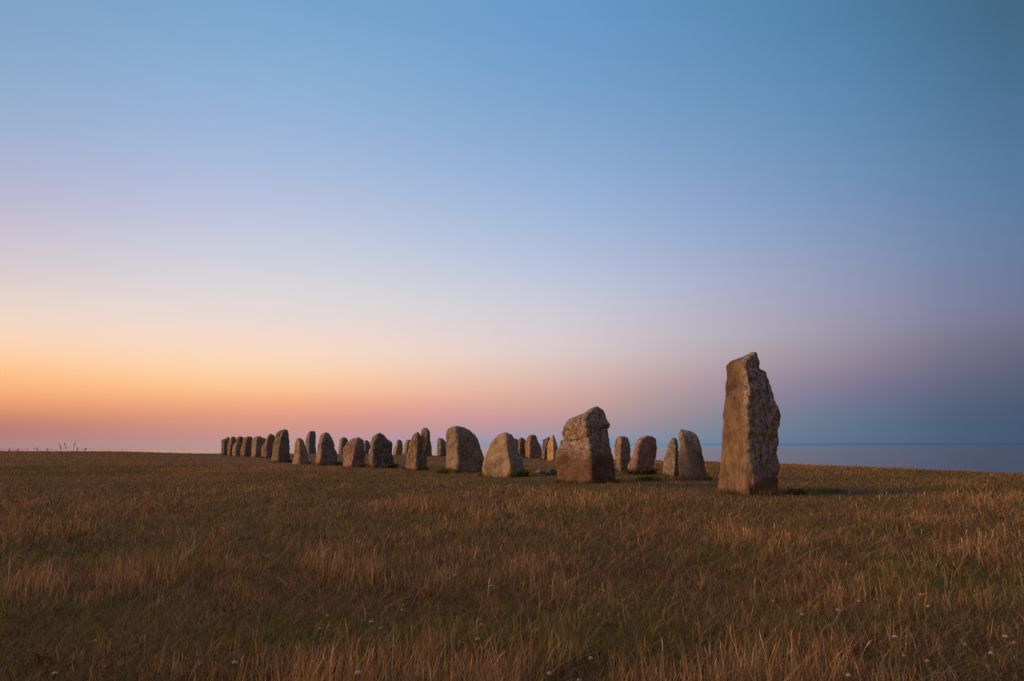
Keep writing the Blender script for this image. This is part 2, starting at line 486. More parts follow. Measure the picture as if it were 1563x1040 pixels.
stone(2, [([(340,870),(375,650),(390,480),(415,400),(445,370)], [(675,885),(640,680),(585,480),(550,400),(490,367)], [(490,885),(492,650),(490,450),(470,370)])],
      885, 'small pale tapering stone in front of the tall flat-topped grey block', TAN, rnd=3)
stone(3, [([(90,670),(95,520),(110,410),(150,365)], [(275,680),(280,480),(270,410),(235,365),(200,355)], [(140,675),(150,500),(190,358)])],
      674, 'smooth grey round-topped far stone between a broad cone and a reddish boulder', GREY, rnd=9)
stone(2, [([(795,890),(835,600),(860,450),(900,330),(950,275),(985,258)], [(1260,910),(1215,680),(1170,480),(1110,340),(1060,275),(1015,256)], [(890,910),(910,650),(940,430),(1000,258)])],
      908, 'broad cone-shaped grey brown stone with a dark grassy foot', BROWN, rnd=9, tuft=1.6, vs=3)
stone(3, [([(580,670),(590,500),(600,415),(620,412)], [(690,670),(720,520),(710,470),(660,415),(640,411)], [(620,672),(625,500),(630,413)])],
      671, 'small greenish far stone peeping out between two near boulders', GREY)
stone(3, [([(170,930),(185,760),(190,590),(240,520),(330,410),(420,370),(470,352)], [(615,950),(605,650),(590,440),(540,380),(495,350)], [(340,945),(400,700),(430,500),(460,420),(485,352)])],
      945, 'reddish brown boulder with a sloping left shoulder and pointed top', PINK, rnd=3)
stone(3, [([(690,910),(700,700),(720,480),(760,360),(830,295),(890,272)], [(1190,960),(1165,700),(1140,480),(1110,435),(1060,400),(1000,320),(920,271)], [(770,955),(770,700),(790,480),(900,274)])],
      955, 'dark grey domed stone with a step in its right shoulder', DARK, rnd=5, tuft=1.4)
stone(4, [([(0,650),(15,560),(50,470),(80,385)], [(170,650),(185,540),(165,410),(130,380),(110,379)], [(50,648),(65,560),(85,470),(95,381)])],
      648, 'small far stone with a bright left face tapering to a flat tip', TAN, rnd=2)
stone(4, [([(180,650),(205,560),(215,480),(250,390)], [(400,650),(400,500),(360,400),(310,379)], [(240,655),(260,500),(290,381)])],
      662, 'dull pink far stone mostly hidden behind the left part of the cleft stone', PINK)
stone(4, [([(600,680),(610,450),(650,400)], [(715,680),(722,540),(697,410),(670,395)], [(640,680),(650,450),(665,397)])],
      688, 'dark sliver of a far stone behind the right edge of the cleft stone', DARK)
stone(4, [([(820,690),(820,480),(825,390),(850,355)], [(1000,690),(1005,520),(985,430),(940,370),(880,350)], [(880,690),(892,500),(880,352)])],
      690, 'smooth grey far stone with an upright left edge beside the big domed boulder', GREY, rnd=3)
stone(4, [([(235,920),(260,760),(270,600),(310,470),(340,370),(400,270),(430,243)], [(610,950),(600,800),(570,650),(540,480),(522,290),(480,250)], [(430,940),(440,700),(455,450),(450,246)], 0.75, 0.0),
          ([(420,940),(455,700),(500,500),(530,330),(530,230),(560,180)], [(622,945),(622,800),(660,600),(690,400),(682,250),(650,175),(615,158)], [(540,945),(560,700),(620,480),(640,330),(625,165)], 1.1, 0.06)],
      942, 'cleft brown stone with two peaks, the right peak taller and leaning', BROWN, rnd=2, nz=60, vertical=True)
stone(5, [([(1150,640),(1170,400),(1195,322)], [(1280,640),(1275,400),(1260,340),(1215,321)], [(1190,640),(1205,400),(1205,323)])],
      640, 'brownish far stone showing just behind the right shoulder of the golden-lit boulder', BROWN)
stone(5, [([(1270,640),(1265,480),(1280,340),(1300,312)], [(1390,650),(1395,450),(1390,350),(1340,311)], [(1300,650),(1300,450),(1315,313)])],
      652, 'dark narrow flat-topped far stone beside a pink-sided round one', DARK, rnd=3)
stone(6, [([(285,640),(285,480),(275,370),(320,250),(370,190)], [(610,640),(600,480),(560,360),(510,250),(480,190),(420,178)], [(370,645),(372,500),(375,330),(420,180)])],
      645, 'round-topped dark stone with a pink lit left edge and long sloping right side', PINK, rnd=2)
stone(6, [([(605,690),(615,450),(630,290),(680,265),(740,228)], [(800,690),(800,400),(785,250),(760,225)], [(660,690),(680,450),(750,228)])],
      688, 'dark slanting slab close behind the bright orange pointed stone', DARK, rnd=3, dist_add=1)
stone(6, [([(720,690),(720,580),(715,430),(740,330),(780,240),(825,182)], [(930,710),(940,470),(900,340),(860,220),(838,181)], [(845,700),(843,450),(835,240),(832,182)])],
      702, 'sharp pointed stone whose smooth left face glows bright orange', OCHRE, rnd=1, amp=0.45, dark=0.0, lichen=0.0)
stone(6, [([(970,700),(970,480),(975,350),(990,300)], [(1140,700),(1130,500),(1110,330),(1080,290),(1040,288)], [(1030,700),(1040,500),(1030,290)])],
      700, 'small tan stone top peeping over the left shoulder of the capped stone', TAN, rnd=5)

# near stones
stone(5, [([(58,800),(70,600),(82,400),(90,260),(115,180),(170,130),(230,115)], [(690,915),(685,640),(640,500),(580,330),(520,250),(440,175),(370,130),(260,114)], [(270,880),(260,600),(250,350),(225,200),(245,117)])],
      868, 'big domed brown boulder with an upright left side and long curved right side', BROWN, rnd=7, nz=80, vs=2, tuft=1.2)
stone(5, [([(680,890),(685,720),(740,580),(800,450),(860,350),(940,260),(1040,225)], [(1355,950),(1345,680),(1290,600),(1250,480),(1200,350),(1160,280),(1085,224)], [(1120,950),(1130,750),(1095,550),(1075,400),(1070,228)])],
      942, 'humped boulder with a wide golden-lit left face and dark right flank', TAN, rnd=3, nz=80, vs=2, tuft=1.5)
stone(9, [([(165,790),(155,600),(145,500),(165,400),(195,372)], [(300,810),(345,620),(335,480),(310,400),(280,375),(235,371)], [(225,800),(215,600),(225,450),(225,373)])],
      800, 'olive brown upright stone just right of the capped stone', BROWN, rnd=4, nz=60)
stone(9, [([(285,835),(340,650),(390,520),(420,440),(470,385),(530,368)], [(600,800),(640,640),(655,480),(645,400),(600,370),(560,366)], [(400,830),(420,650),(440,500),(470,420),(545,368)])],
      828, 'round-headed stone leaning to the right over a dark green tuft', PINK, rnd=4, nz=60, tuft=1.8)
stone(9, [([(745,860),(750,700),(790,510),(820,430),(850,395)], [(932,860),(927,600),(915,450),(895,398),(870,390)], [(868,862),(885,650),(885,470),(865,392)])],
      862, 'narrow grey triangular stone touching the left side of a rounded slab', GREY, rnd=1, nz=60)
stone(9, [([(930,890),(930,600),(935,400),(945,290)], [(1280,910),(1230,650),(1190,470),(1150,360),(1080,315),(975,287)], [(1085,905),(1060,700),(1010,480),(985,380),(960,289)])],
      905, 'rounded slab with an upright left edge and a pale lichen patch near its top', BROWN, rnd=3, nz=70, lichen=0.5, lichen_low=0.55)

def crack(p, nrm):
    """thin split across the front of the capped stone"""
    if p[1] > 0.15: return 0.0
    zc = 1.37 + 0.27 * p[0] + 0.015 * math.sin(p[0]*11)
    if p[0] > 0.10: return 0.0
    d = abs(p[2] - zc)
    return -0.05 * math.exp(-(d/0.018)**2)
stone(7, [([(90,960),(70,760),(70,650),(90,590),(140,530),(165,505),(168,420),(148,392),(165,370),(185,310),(220,245),(330,190),(430,135),(500,98),(545,85)],
           [(765,950),(760,780),(740,680),(690,550),(660,400),(640,338),(675,320),(683,295),(660,250),(640,180),(610,125),(560,86)],
           [(480,968),(482,700),(455,540),(430,420),(412,300),(415,230),(450,165),(548,88)])],
      966, 'large brown stone with an overhanging cap, a crack across it and pale lichen above', RED, rnd=2, nz=170, vs=1, amp=0.8,
      lichen=0.52, lichen_low=0.30, dark=0.50, groove=crack, tuft=0.25, lich_col=(0.42, 0.325, 0.25))
def cleft(p, nrm):
    """dark split running up from the foot of the pillar"""
    fl = 0.018*mnoise.noise(Vector((p[0]*7, p[1]*7, p[2]*0.7))) + 0.012*mnoise.noise(Vector((p[0]*17, p[1]*17, p[2]*1.6)))
    st_ = mnoise.noise(Vector((p[0]*2.5 + 9, p[1]*2.5, p[2]*2.2)))
    fl += 0.028 * (round(st_*4)/4)                     # broken, stepped flakes
    if p[1] > 0 or p[2] > 0.78: return fl
    x0 = np.interp(p[2], (0.0, 0.47, 0.75), (0.10, 0.05, -0.07))
    f = -0.09 * math.exp(-((p[0] - x0)/0.03)**2) * min(1, (0.8 - p[2])/0.3)
    return f + fl
stone(8, [([(45,975),(65,880),(70,700),(95,540),(100,330),(108,200),(110,130),(150,98),(220,70),(270,45),(300,40)],
           [(455,985),(455,800),(450,720),(460,650),(452,560),(457,470),(440,400),(410,310),(380,235),(355,180),(330,160),(322,153),(320,90),(306,40)],
           [(268,985),(262,800),(246,650),(250,400),(262,290),(246,200),(232,112),(302,42)])],
      985, 'tallest standing stone, a jagged pillar with a notched top and lit left face', PILLAR, rnd=1, nz=210, vs=0, amp=0.85,
      vertical=True, groove=cleft, lichen=0.5, lichen_low=0.05, lichen_x=0.02, dark=0.5, tuft=0.5, lich_col=(0.42, 0.385, 0.35))

def rock(key, L, R, K, base_y, label, mat):
    return stone(key, [(L, R, K)], base_y, label, mat, rnd=5, nz=26, group='small rocks on the short grass', name='rock', cat='rock', tuft=0.3, depth=0.9)
rock(6, [(450,945),(500,905),(560,880)], [(700,950),(690,910),(620,878)], [(560,950),(570,910),(600,880)], 950, 'low pale rock lying half buried in the short grass', GREY)
rock(6, [(680,960),(690,920),(740,880)], [(905,970),(900,920),(850,880),(790,870)], [(760,968),(770,910),(790,872)], 968, 'dark grey round rock lying beside the low pale rock', DARK)

# ------------------------------------------------------------------ trodden ground around the stones
SX = np.array([(s[0], s[1], s[2], s[3]) for s in STONES_XY])
def trodden(x, y):
    """1 where feet have worn the turf short, around and between the stones"""
    x = np.asarray(x, float); y = np.asarray(y, float)
    t = np.zeros(x.shape)
    for sx, sy, hw, dp in SX:
        if sy > 70: continue
        d = np.hypot((x - sx) / (hw + 0.9), (y - sy + 0.2) / (dp + 1.4))
        t = np.maximum(t, np.clip(1.75 - d, 0, 1))
    # inside of the ship
    inside = np.clip((y - (18.5 + 0.0*x)) / 2.5, 0, 1) * np.clip((x + 3.0 + (y - 20)*0.62) / 2.0, 0, 1) * np.clip((7.0 - x + (60 - y)*0.0) / 2.5, 0, 1)
    t = np.maximum(t, 0.8 * inside)
    # worn path across the front of the two nearest stones
    pth = np.exp(-((y - (19.3 - 0.10*(x - 3))) / 0.75)**2) * np.clip((x - 0.3) / 0.8, 0, 1) * np.clip((10.0 - x) / 2.0, 0, 1)
    t = np.maximum(t, pth)
    t = np.maximum(t, 0.95*np.exp(-((y - 18.0)/3.3)**4) * np.clip((x + 0.5)/2.5, 0, 1) * np.clip((10.5 - x)/2.5, 0, 1))
    return t * (0.65 + 0.7 * fnoise(x, y, 1.1, 33))

def bare(x, y):
    x = np.asarray(x, float); y = np.asarray(y, float)
    a = np.exp(-(((x - 8.0)/1.5)**2 + ((y - 17.5)/1.5)**4))
    a = np.maximum(a, np.exp(-((y - (19.6 - 0.22*(x - 4))) / 1.3)**4) * np.clip((x - 3.2)/0.6, 0, 1) * np.clip((6.6 - x)/0.6, 0, 1))
    a = np.maximum(a, 0.75*np.exp(-((y - 20.5) / 0.9)**2) * np.clip((x + 0.6)/0.6, 0, 1) * np.clip((1.7 - x)/0.6, 0, 1))
    return np.clip(a * (0.7 + 0.7*fnoise(x, y, 0.7, 41)), 0, 1)

# ------------------------------------------------------------------ ground
def grid_axis(lo, hi, near, far):
    out = [0.0]; v = 0.0
    while v < hi:
        v += min(far, near + abs(v)*0.02); out.append(v)
    v = 0.0; neg = []
    while v > lo:
        v -= min(far, near + abs(v)*0.02); neg.append(v)
    return np.array(neg[::-1] + out)
gx = grid_axis(-320, 150, 0.3, 4.0); gy = grid_axis(-90, 240, 0.3, 4.0)
GX, GY = np.meshgrid(gx, gy, indexing='ij')
GZ = ground_z(GX, GY)
nx, ny = GX.shape
gv = np.stack([GX.ravel(), GY.ravel(), GZ.ravel()], 1)
idx = np.arange(nx*ny).reshape(nx, ny)
gf = np.stack([idx[:-1, :-1].ravel(), idx[1:, :-1].ravel(), idx[1:, 1:].ravel(), idx[:-1, 1:].ravel()], 1)

gm = bpy.data.materials.new('dry turf soil'); gm.use_nodes = True
t = gm.node_tree; bs = t.nodes['Principled BSDF']; bs.inputs['Roughness'].default_value = 0.95
bs.inputs['Specular IOR Level'].default_value = 0.1
co = t.nodes.new('ShaderNodeTexCoord')
def gnoise(s, d=5, r=0.65):
    x = t.nodes.new('ShaderNodeTexNoise'); x.inputs['Scale'].default_value = s; x.inputs['Detail'].default_value = d
    x.inputs['Roughness'].default_value = r; t.links.new(co.outputs['Object'], x.inputs['Vector']); return x.outputs['Fac']
def gramp(src, stops):
    x = t.nodes.new('ShaderNodeValToRGB'); t.links.new(src, x.inputs[0])
    e = x.color_ramp.elements
    for i, (p, c) in enumerate(stops):
        q = e[i] if i < 2 else e.new(p)
        q.position = p; q.color = (*c, 1)
    return x.outputs[0]
def gmix(f, a, b):
    x = t.nodes.new('ShaderNodeMix'); x.data_type = 'RGBA'
    for i, v in ((0, f), (6, a), (7, b)):
        if isinstance(v, float): x.inputs[i].default_value = v
        elif isinstance(v, tuple): x.inputs[i].default_value = (*v, 1)
        else: t.links.new(v, x.inputs[i])
    return x.outputs[2]
c1 = gramp(gnoise(0.55), [(0.36, (0.12, 0.085, 0.028)), (0.50, (0.23, 0.115, 0.042)), (0.64, (0.30, 0.150, 0.058))])
c2 = gramp(gnoise(22.0, 4, 0.7), [(0.3, (0.045, 0.034, 0.016)), (0.5, (0.18, 0.092, 0.036)), (0.75, (0.33, 0.175, 0.070))])
turf = gmix(0.5, c1, c2)
soil = gramp(gnoise(9.0), [(0.35, (0.060, 0.036, 0.023)), (0.65, (0.120, 0.075, 0.048))])
at = t.nodes.new('ShaderNodeAttribute'); at.attribute_name = 'bare'
t.links.new(gmix(at.outputs['Fac'], turf, soil), bs.inputs['Base Color'])
bp = t.nodes.new('ShaderNodeBump'); bp.inputs['Strength'].default_value = 1.0; bp.inputs['Distance'].default_value = 0.05
t.links.new(gnoise(14.0, 6, 0.7), bp.inputs['Height']); t.links.new(bp.outputs[0], bs.inputs['Normal'])
ground = mesh_obj('ground', gv, [tuple(int(i) for i in q) for q in gf], gm)
a_ = ground.data.attributes.new('bare', 'FLOAT', 'POINT'); a_.data.foreach_set('value', bare(GX, GY).ravel().astype(np.float32))
tag(ground, 'dry brown grassland plateau ending at a bluff above the sea', 'ground', kind='structure')

# ------------------------------------------------------------------ sea
R_SEA = 90000.0
sv = []; sf = []
radii = [0, 400, 1500, 5000, 15000, 40000, R_SEA]; SEG = 96
for r_ in radii[1:]:
    for k in range(SEG):
        sv.append((r_*math.cos(2*math.pi*k/SEG), r_*math.sin(2*math.pi*k/SEG), 0))
sv.append((0, 0, 0)); cidx = len(sv) - 1
for k in range(SEG): sf.append((cidx, k, (k+1) % SEG))
for i in range(len(radii) - 2):
    for k in range(SEG):
        a, b = i*SEG + k, i*SEG + (k+1) % SEG
        sf.append((a, a + SEG, b + SEG, b))
sm = bpy.data.materials.new('calm sea water'); sm.use_nodes = True
t = sm.node_tree; bs = t.nodes['Principled BSDF']
bs.inputs['Base Color'].default_value = (0.025, 0.04, 0.06, 1)
bs.inputs['Roughness'].default_value = 0.14
bs.inputs['IOR'].default_value = 1.33
co = t.nodes.new('ShaderNodeTexCoord'); mp = t.nodes.new('ShaderNodeMapping')
mp.inputs['Scale'].default_value = (0.02, 0.05, 0.05); t.links.new(co.outputs['Object'], mp.inputs[0])
nz_ = t.nodes.new('ShaderNodeTexNoise'); nz_.inputs['Scale'].default_value = 1.0; nz_.inputs['Detail'].default_value = 6
t.links.new(mp.outputs[0], nz_.inputs['Vector'])
bp = t.nodes.new('ShaderNodeBump'); bp.inputs['Strength'].default_value = 0.25; bp.inputs['Distance'].default_value = 1.0
t.links.new(nz_.outputs['Fac'], bp.inputs['Height']); t.links.new(bp.outputs[0], bs.inputs['Normal'])
vl = t.nodes.new('ShaderNodeVectorMath'); vl.operation = 'LENGTH'; t.links.new(co.outputs['Object'], vl.inputs[0])
mr = t.nodes.new('ShaderNodeMapRange'); t.links.new(vl.outputs['Value'], mr.inputs[0])
for i_, v_ in enumerate((4800, 7500, 0.20, 0.015)): mr.inputs[i_+1].default_value = v_
t.links.new(mr.outputs[0], bs.inputs['Roughness'])
mr2 = t.nodes.new('ShaderNodeMapRange'); t.links.new(vl.outputs['Value'], mr2.inputs[0])
for i_, v_ in enumerate((4800, 7500, 0.25, 0.01)): mr2.inputs[i_+1].default_value = v_
t.links.new(mr2.outputs[0], bp.inputs['Strength'])
sea = mesh_obj('sea', sv, sf, sm, smooth=False)
sea.location = (0, 0, SEA_Z)
tag(sea, 'calm pale sea below the bluff reaching the horizon', 'sea', kind='structure')

# ------------------------------------------------------------------ grass (one mass)
gmat = bpy.data.materials.new('dry grass blades'); gmat.use_nodes = True
t = gmat.node_tree; t.nodes.clear()
at = t.nodes.new('ShaderNodeAttribute'); at.attribute_name = 'blade_color'
df = t.nodes.new('ShaderNodeBsdfDiffuse'); tl = t.nodes.new('ShaderNodeBsdfTranslucent'); mxs = t.nodes.new('ShaderNodeMixShader')
mxs.inputs[0].default_value = 0.25
t.links.new(at.outputs['Color'], df.inputs[0]); t.links.new(at.outputs['Color'], tl.inputs[0])
t.links.new(df.outputs[0], mxs.inputs[1]); t.links.new(tl.outputs[0], mxs.inputs[2])
ou = t.nodes.new('ShaderNodeOutputMaterial'); t.links.new(mxs.outputs[0], ou.inputs[0])

def scatter(n, dmin, dmax, power, half_deg=44, side=2.5):
    """points spread over the field in front of the camera (a wedge with a margin), thinning with distance"""
    u = rng.random(n)
    e = 2.0 - power
    d = (dmin**e + u*(dmax**e - dmin**e))**(1/e) if abs(e) > 1e-6 else dmin*(dmax/dmin)**u
    a = np.radians((rng.random(n)*2 - 1) * half_deg)
    x = d*np.tan(a) + (rng.random(n)*2 - 1)*side*0.6
    return x, d

def stone_clear(x, y, r=0.0):
    ok = np.ones(x.shape, bool)
    for sx, sy, hw, dp in SX:
        th = math.atan2(sx, sy); c, s = math.cos(th), math.sin(th)
        lx = (x - sx)*c - (y - sy)*s; ly = (x - sx)*s + (y - sy)*c
        ok &= ((lx/(hw + r))**2 + (ly/(dp + r))**2) > 1.0
    return ok

STRAW = np.array([(0.46,0.260,0.125), (0.40,0.205,0.090), (0.33,0.160,0.068), (0.54,0.34,0.18), (0.38,0.225,0.105), (0.44,0.24,0.11), (0.60,0.42,0.24)])
GREEN = np.array([(0.105,0.135,0.022), (0.15,0.155,0.03), (0.060,0.085,0.018), (0.21,0.20,0.05)])
BRN = np.array([(0.10,0.054,0.025), (0.060,0.036,0.018), (0.15,0.080,0.034)])

def pick(pal, n):
    c = pal[rng.integers(0, len(pal), n)]
    return c * (0.75 + 0.5*rng.random((n, 1)))

CH = []
def blades(x, y, h, w, col, lean, curve, heads=None, zoff=0.0, wind=(0.25, 0.05)):
    """add bent, tapered blades: 4 cross-lines and a tip each"""
    n = len(x)
    if n == 0: return
    z0 = ground_z(x, y) - 0.015 + zoff
    az = rng.random(n)*2*np.pi
    dx, dy = np.cos(az), np.sin(az)
    wa = (fnoise(x, y, 0.45, 71, 2) - 0.5) * 20.0            # stems of one tuft lean the same way
    lx = (dx*0.9 + np.cos(wa)*0.35)*lean + wind[0]*lean; ly = (dy*0.9 + np.sin(wa)*0.35)*lean + wind[1]*lean
    fa = rng.random(n)*2*np.pi
    fx, fy = np.cos(fa), np.sin(fa)
    ts = np.array([0.0, 0.35, 0.68, 0.88, 1.0])
    wp = np.array([1.0, 0.92, 0.70, 0.42, 0.0])
    w = w*(0.65 + 0.8*rng.random(n)**2)
    V = np.zeros((n, 9, 3), np.float32)
    side = np.array([-1, 1])
    ph = rng.random(n)*6.28
    for k, tt in enumerate(ts):
        bend = tt*0.55 + tt*tt*curve
        kx = np.cos(ph)*0.035*np.sin(tt*5)*h; ky = np.sin(ph)*0.035*np.sin(tt*4)*h
        cx_ = x + lx*bend*h + kx; cy_ = y + ly*bend*h + ky
        cz_ = z0 + h*tt*np.sqrt(np.clip(1 - (lean*0.8*tt)**2, 0.05, 1)) - np.clip(curve - 0.9, 0, None)*tt**3*h*0.5
        ww = w*wp[k]
        if heads is not None:
            ww = np.where(heads, w*np.array([0.55, 0.5, 0.5, 1.9, 0.0])[k], ww)
        if k < 4:
            for s in (0, 1):
                V[:, k*2 + s, 0] = cx_ + side[s]*fx*ww*0.5
                V[:, k*2 + s, 1] = cy_ + side[s]*fy*ww*0.5
                V[:, k*2 + s, 2] = cz_
        else:
            V[:, 8, 0] = cx_; V[:, 8, 1] = cy_; V[:, 8, 2] = cz_
    C = np.ones((n, 9, 4), np.float32)
    C[:, :, :3] = col[:, None, :]
    CH.append((V, C))

def patch_fields(x, y):
    dd_ = np.clip((np.hypot(x, y) - 10)/14, 0, 1)
    p = fnoise(x, y, 1.5, 51, 3)*(1 - 0.6*dd_) + fnoise(x, y, 8.0, 55, 3)*0.6*dd_         # tall dry patches
    g = fnoise(x + 31, y*1.0 - 12, 1.3, 61, 3)*(1 - 0.6*dd_) + fnoise(x + 31, y, 7.0, 65, 3)*0.6*dd_   # green, short patches
    for gx_, gy_, rx_, ry_, k_ in ((-2.6, 21.0, 4.2, 1.3, 0.35), (-19, 29, 5.0, 1.5, 0.3), (-1.2, 4.3, 0.9, 0.6, 0.35), (0.5, 4.2, 1.0, 0.6, 0.30), (2.6, 4.6, 0.9, 0.6, 0.25), (-2.9, 4.4, 0.6, 0.6, 0.25), (-4, 10, 2.0, 0.8, 0.2), (3.4, 5.6, 1.2, 0.5, 0.22), (1.4, 7.5, 1.5, 0.6, 0.2), (-1.5, 6.8, 1.3, 0.5, 0.15), (5.0, 9.5, 1.6, 0.7, 0.2)):
        e_ = np.exp(-(((x - gx_)/rx_)**2 + ((y - gy_)/ry_)**2))
        g = g + k_*e_; p = p - 0.5*k_*e_
    return p, g

def field(n, dmin, dmax, power, wmin, wk, understory):
    x, y = scatter(n, dmin, dmax, power)
    s = edge_dist(x, y)
    keep = (s < 1.5) & stone_clear(x, y)
    b = bare(x, y); keep &= rng.random(n) > b*0.88
    x, y = x[keep], y[keep]; n = len(x)
    tr = np.clip(trodden(x, y), 0, 1)
    p, g = patch_fields(x, y)
    d = np.hypot(x, y)
    w = np.maximum(wmin, wk*d)
    green_p = np.clip((g - 0.46)*4.5, 0, 1) * 0.78 + 0.12
    if understory:
        h = (0.035 + 0.075*rng.random(n)) * (1 - 0.35*tr)
        isg = rng.random(n) < np.clip(green_p*0.75 + 0.10 + 0.02*tr, 0, 0.8)
        col = np.where(isg[:, None], pick(GREEN, n), np.where((rng.random(n) < np.clip(0.62 - 0.012*d, 0.25, 1))[:, None], pick(BRN, n), pick(STRAW, n)*np.clip(0.55 + 0.012*d, 0, 0.9)[:, None]))  # near understory dimmed: shade between the stalks put into blade colour
        far_ = np.clip((d - 14)/30, 0, 0.5)[:, None]
        col = col*(1 - far_) + np.array([(0.30, 0.175, 0.082)])*far_*np.where(isg, 0.75, 1.0)[:, None]
        lean = 0.35 + 0.75*rng.random(n)
        blades(x, y, h, w*1.1, col, lean, 0.5 + 0.7*rng.random(n))
    else:
        tall = np.clip((p - 0.40)*3.2, 0.05, 1)
        clump = np.clip((fnoise(x, y, 0.36 + 0.0*d, 81, 2) - 0.44)*6.0, 0.05, 1)
        far_c = np.clip((d - 9)/9, 0, 1)
        clump = clump*(1 - far_c) + far_c*np.clip((fnoise(x, y*0.55, 1.3, 85, 3) - 0.40)*5.0, 0.08, 1)
        keep = (rng.random(n) < (0.22 + 0.78*tall) * clump * (1 - 0.45*green_p)) & (rng.random(n) > tr*0.93)
        x, y, tall, w, green_p, d, clump = x[keep], y[keep], tall[keep], w[keep], green_p[keep], d[keep], clump[keep]; n = len(x)
        h = (0.06 + 0.10*rng.random(n) + 0.19*rng.random(n)**4) * (0.62 + 0.40*tall)*(0.72 + 0.35*clump) * np.clip(1.10 - 0.012*d, 0.70, 1)
        isg = rng.random(n) < green_p*0.40
        col = np.where(isg[:, None], pick(GREEN, n)*1.15, np.where((rng.random(n) < 0.18)[:, None], pick(BRN, n), pick(STRAW, n)*1.12))
        lean = 0.07 + 0.60*rng.random(n)**1.7
        heads = (rng.random(n) < 0.22) & ~isg
        far_ = np.clip((d - 14)/30, 0, 0.5)[:, None]
        col = col*(1 - far_) + np.array([(0.33, 0.190, 0.088)])*far_*np.where(isg, 0.7, 1.0)[:, None]
        blades(x, y, h, np.where(heads, w*0.9, w), col, lean, 0.25 + 0.6*rng.random(n), heads)

field(340000, 2.2, 40, 1.65, 0.0034, 0.00066, True)
field(430000, 2.2, 50, 1.68, 0.0023, 0.00050, False)
field(110000, 26, 125, 2.0, 0.003, 0.00068, True)
field(120000, 24, 60, 1.2, 0.003, 0.00058, False)
field(220000, 45, 125, 1.9, 0.003, 0.00056, False)

# lone long stalks and tussocks close to the camera
def tussocks(n, dmin, dmax):
    x, y = scatter(n, dmin, dmax, 1.3)
    p, g = patch_fields(x, y)
    k = (rng.random(n) < np.clip((p - 0.38)*4, 0.06, 1)) & stone_clear(x, y, 0.5) & (trodden(x, y) < 0.3) & (edge_dist(x, y) < -1)
    x, y = x[k], y[k]
    for cx_, cy_ in zip(x, y):
        m = int(rng.integers(8, 26)); r = 0.07 + 0.08*rng.random()
        a = rng.random(m)*6.283; q = r*np.sqrt(rng.random(m))
        hh = (0.12 + 0.15*rng.random(m)) * (0.7 + 0.6*rng.random())
        base = pick(STRAW[[0, 1, 2, 4, 5]], 1)*0.92
        col = base*(0.7 + 0.6*rng.random((m, 1)))
        dd = math.hypot(cx_, cy_)
        blades(cx_ + q*np.cos(a), cy_ + q*np.sin(a), hh, np.full(m, max(0.0018, 0.00042*dd)), col, 0.15 + 0.6*rng.random(m), 0.4 + 0.7*rng.random(m), rng.random(m) < 0.25,
               wind=(0.3 + 0.5*(rng.random() - 0.5), 0.6*(rng.random() - 0.5)))
tussocks(800, 2.8, 16)
# fallen stems lying across the turf
x, y = scatter(14000, 2.4, 14, 1.3); k = stone_clear(x, y, 0.1)
x, y = x[k], y[k]; n = len(x)
blades(x, y, 0.14 + 0.14*rng.random(n), np.maximum(0.0018, 0.0004*y), pick(STRAW, n)*0.85, 1.15 + 0.15*rng.random(n), 0.5*np.ones(n), zoff=0.03)
# thin stalks breaking the skyline at the far left
n = 260; dd = 96 + 14*rng.random(n); x = dd*np.tan(np.radians(-37.5 + 9.5*rng.random(n)**1.6)); kx_ = edge_dist(x, dd) < 1
x, dd = x[kx_], dd[kx_]; n = len(x)
blades(x, dd, 0.25 + 0.50*rng.random(n)**2, np.full(n, 0.022), pick(BRN, n), 0.1 + 0.4*rng.random(n), 0.5*np.ones(n), rng.random(n) < 0.5)
# small reddish leaves
x, y = scatter(160, 3, 10, 1.2)
for cx_, cy_ in zip(x[:26], y[:26]):
    m = 22
    blades(cx_ + rng.normal(0, 0.07, m), cy_ + rng.normal(0, 0.05, m), 0.05 + 0.06*rng.random(m), np.full(m, 0.009), pick(np.array([(0.17, 0.035, 0.02), (0.12, 0.03, 0.018)]), m), 0.5 + 0.6*rng.random(m), 0.9*np.ones(m))
# dark fringe at the foot of every stone
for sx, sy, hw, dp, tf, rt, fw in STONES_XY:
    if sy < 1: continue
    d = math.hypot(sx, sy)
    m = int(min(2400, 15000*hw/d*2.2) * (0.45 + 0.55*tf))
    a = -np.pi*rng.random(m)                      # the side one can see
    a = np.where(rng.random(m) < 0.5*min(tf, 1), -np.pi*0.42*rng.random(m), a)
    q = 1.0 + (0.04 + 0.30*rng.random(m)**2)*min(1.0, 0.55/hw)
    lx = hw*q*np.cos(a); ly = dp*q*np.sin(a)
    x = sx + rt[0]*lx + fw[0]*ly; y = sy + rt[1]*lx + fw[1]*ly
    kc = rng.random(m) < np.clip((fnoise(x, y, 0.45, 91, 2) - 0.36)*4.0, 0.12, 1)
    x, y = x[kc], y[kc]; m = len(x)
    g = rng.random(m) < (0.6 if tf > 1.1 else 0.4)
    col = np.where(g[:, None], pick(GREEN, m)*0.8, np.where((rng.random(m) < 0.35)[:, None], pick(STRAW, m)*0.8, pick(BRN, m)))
    blades(x, y, (0.08 + 0.17*rng.random(m))*(0.6 + 0.4*tf), np.full(m, max(0.003, 0.0006*d)), col, 0.2 + 0.6*rng.random(m), 0.5 + 0.5*rng.random(m))
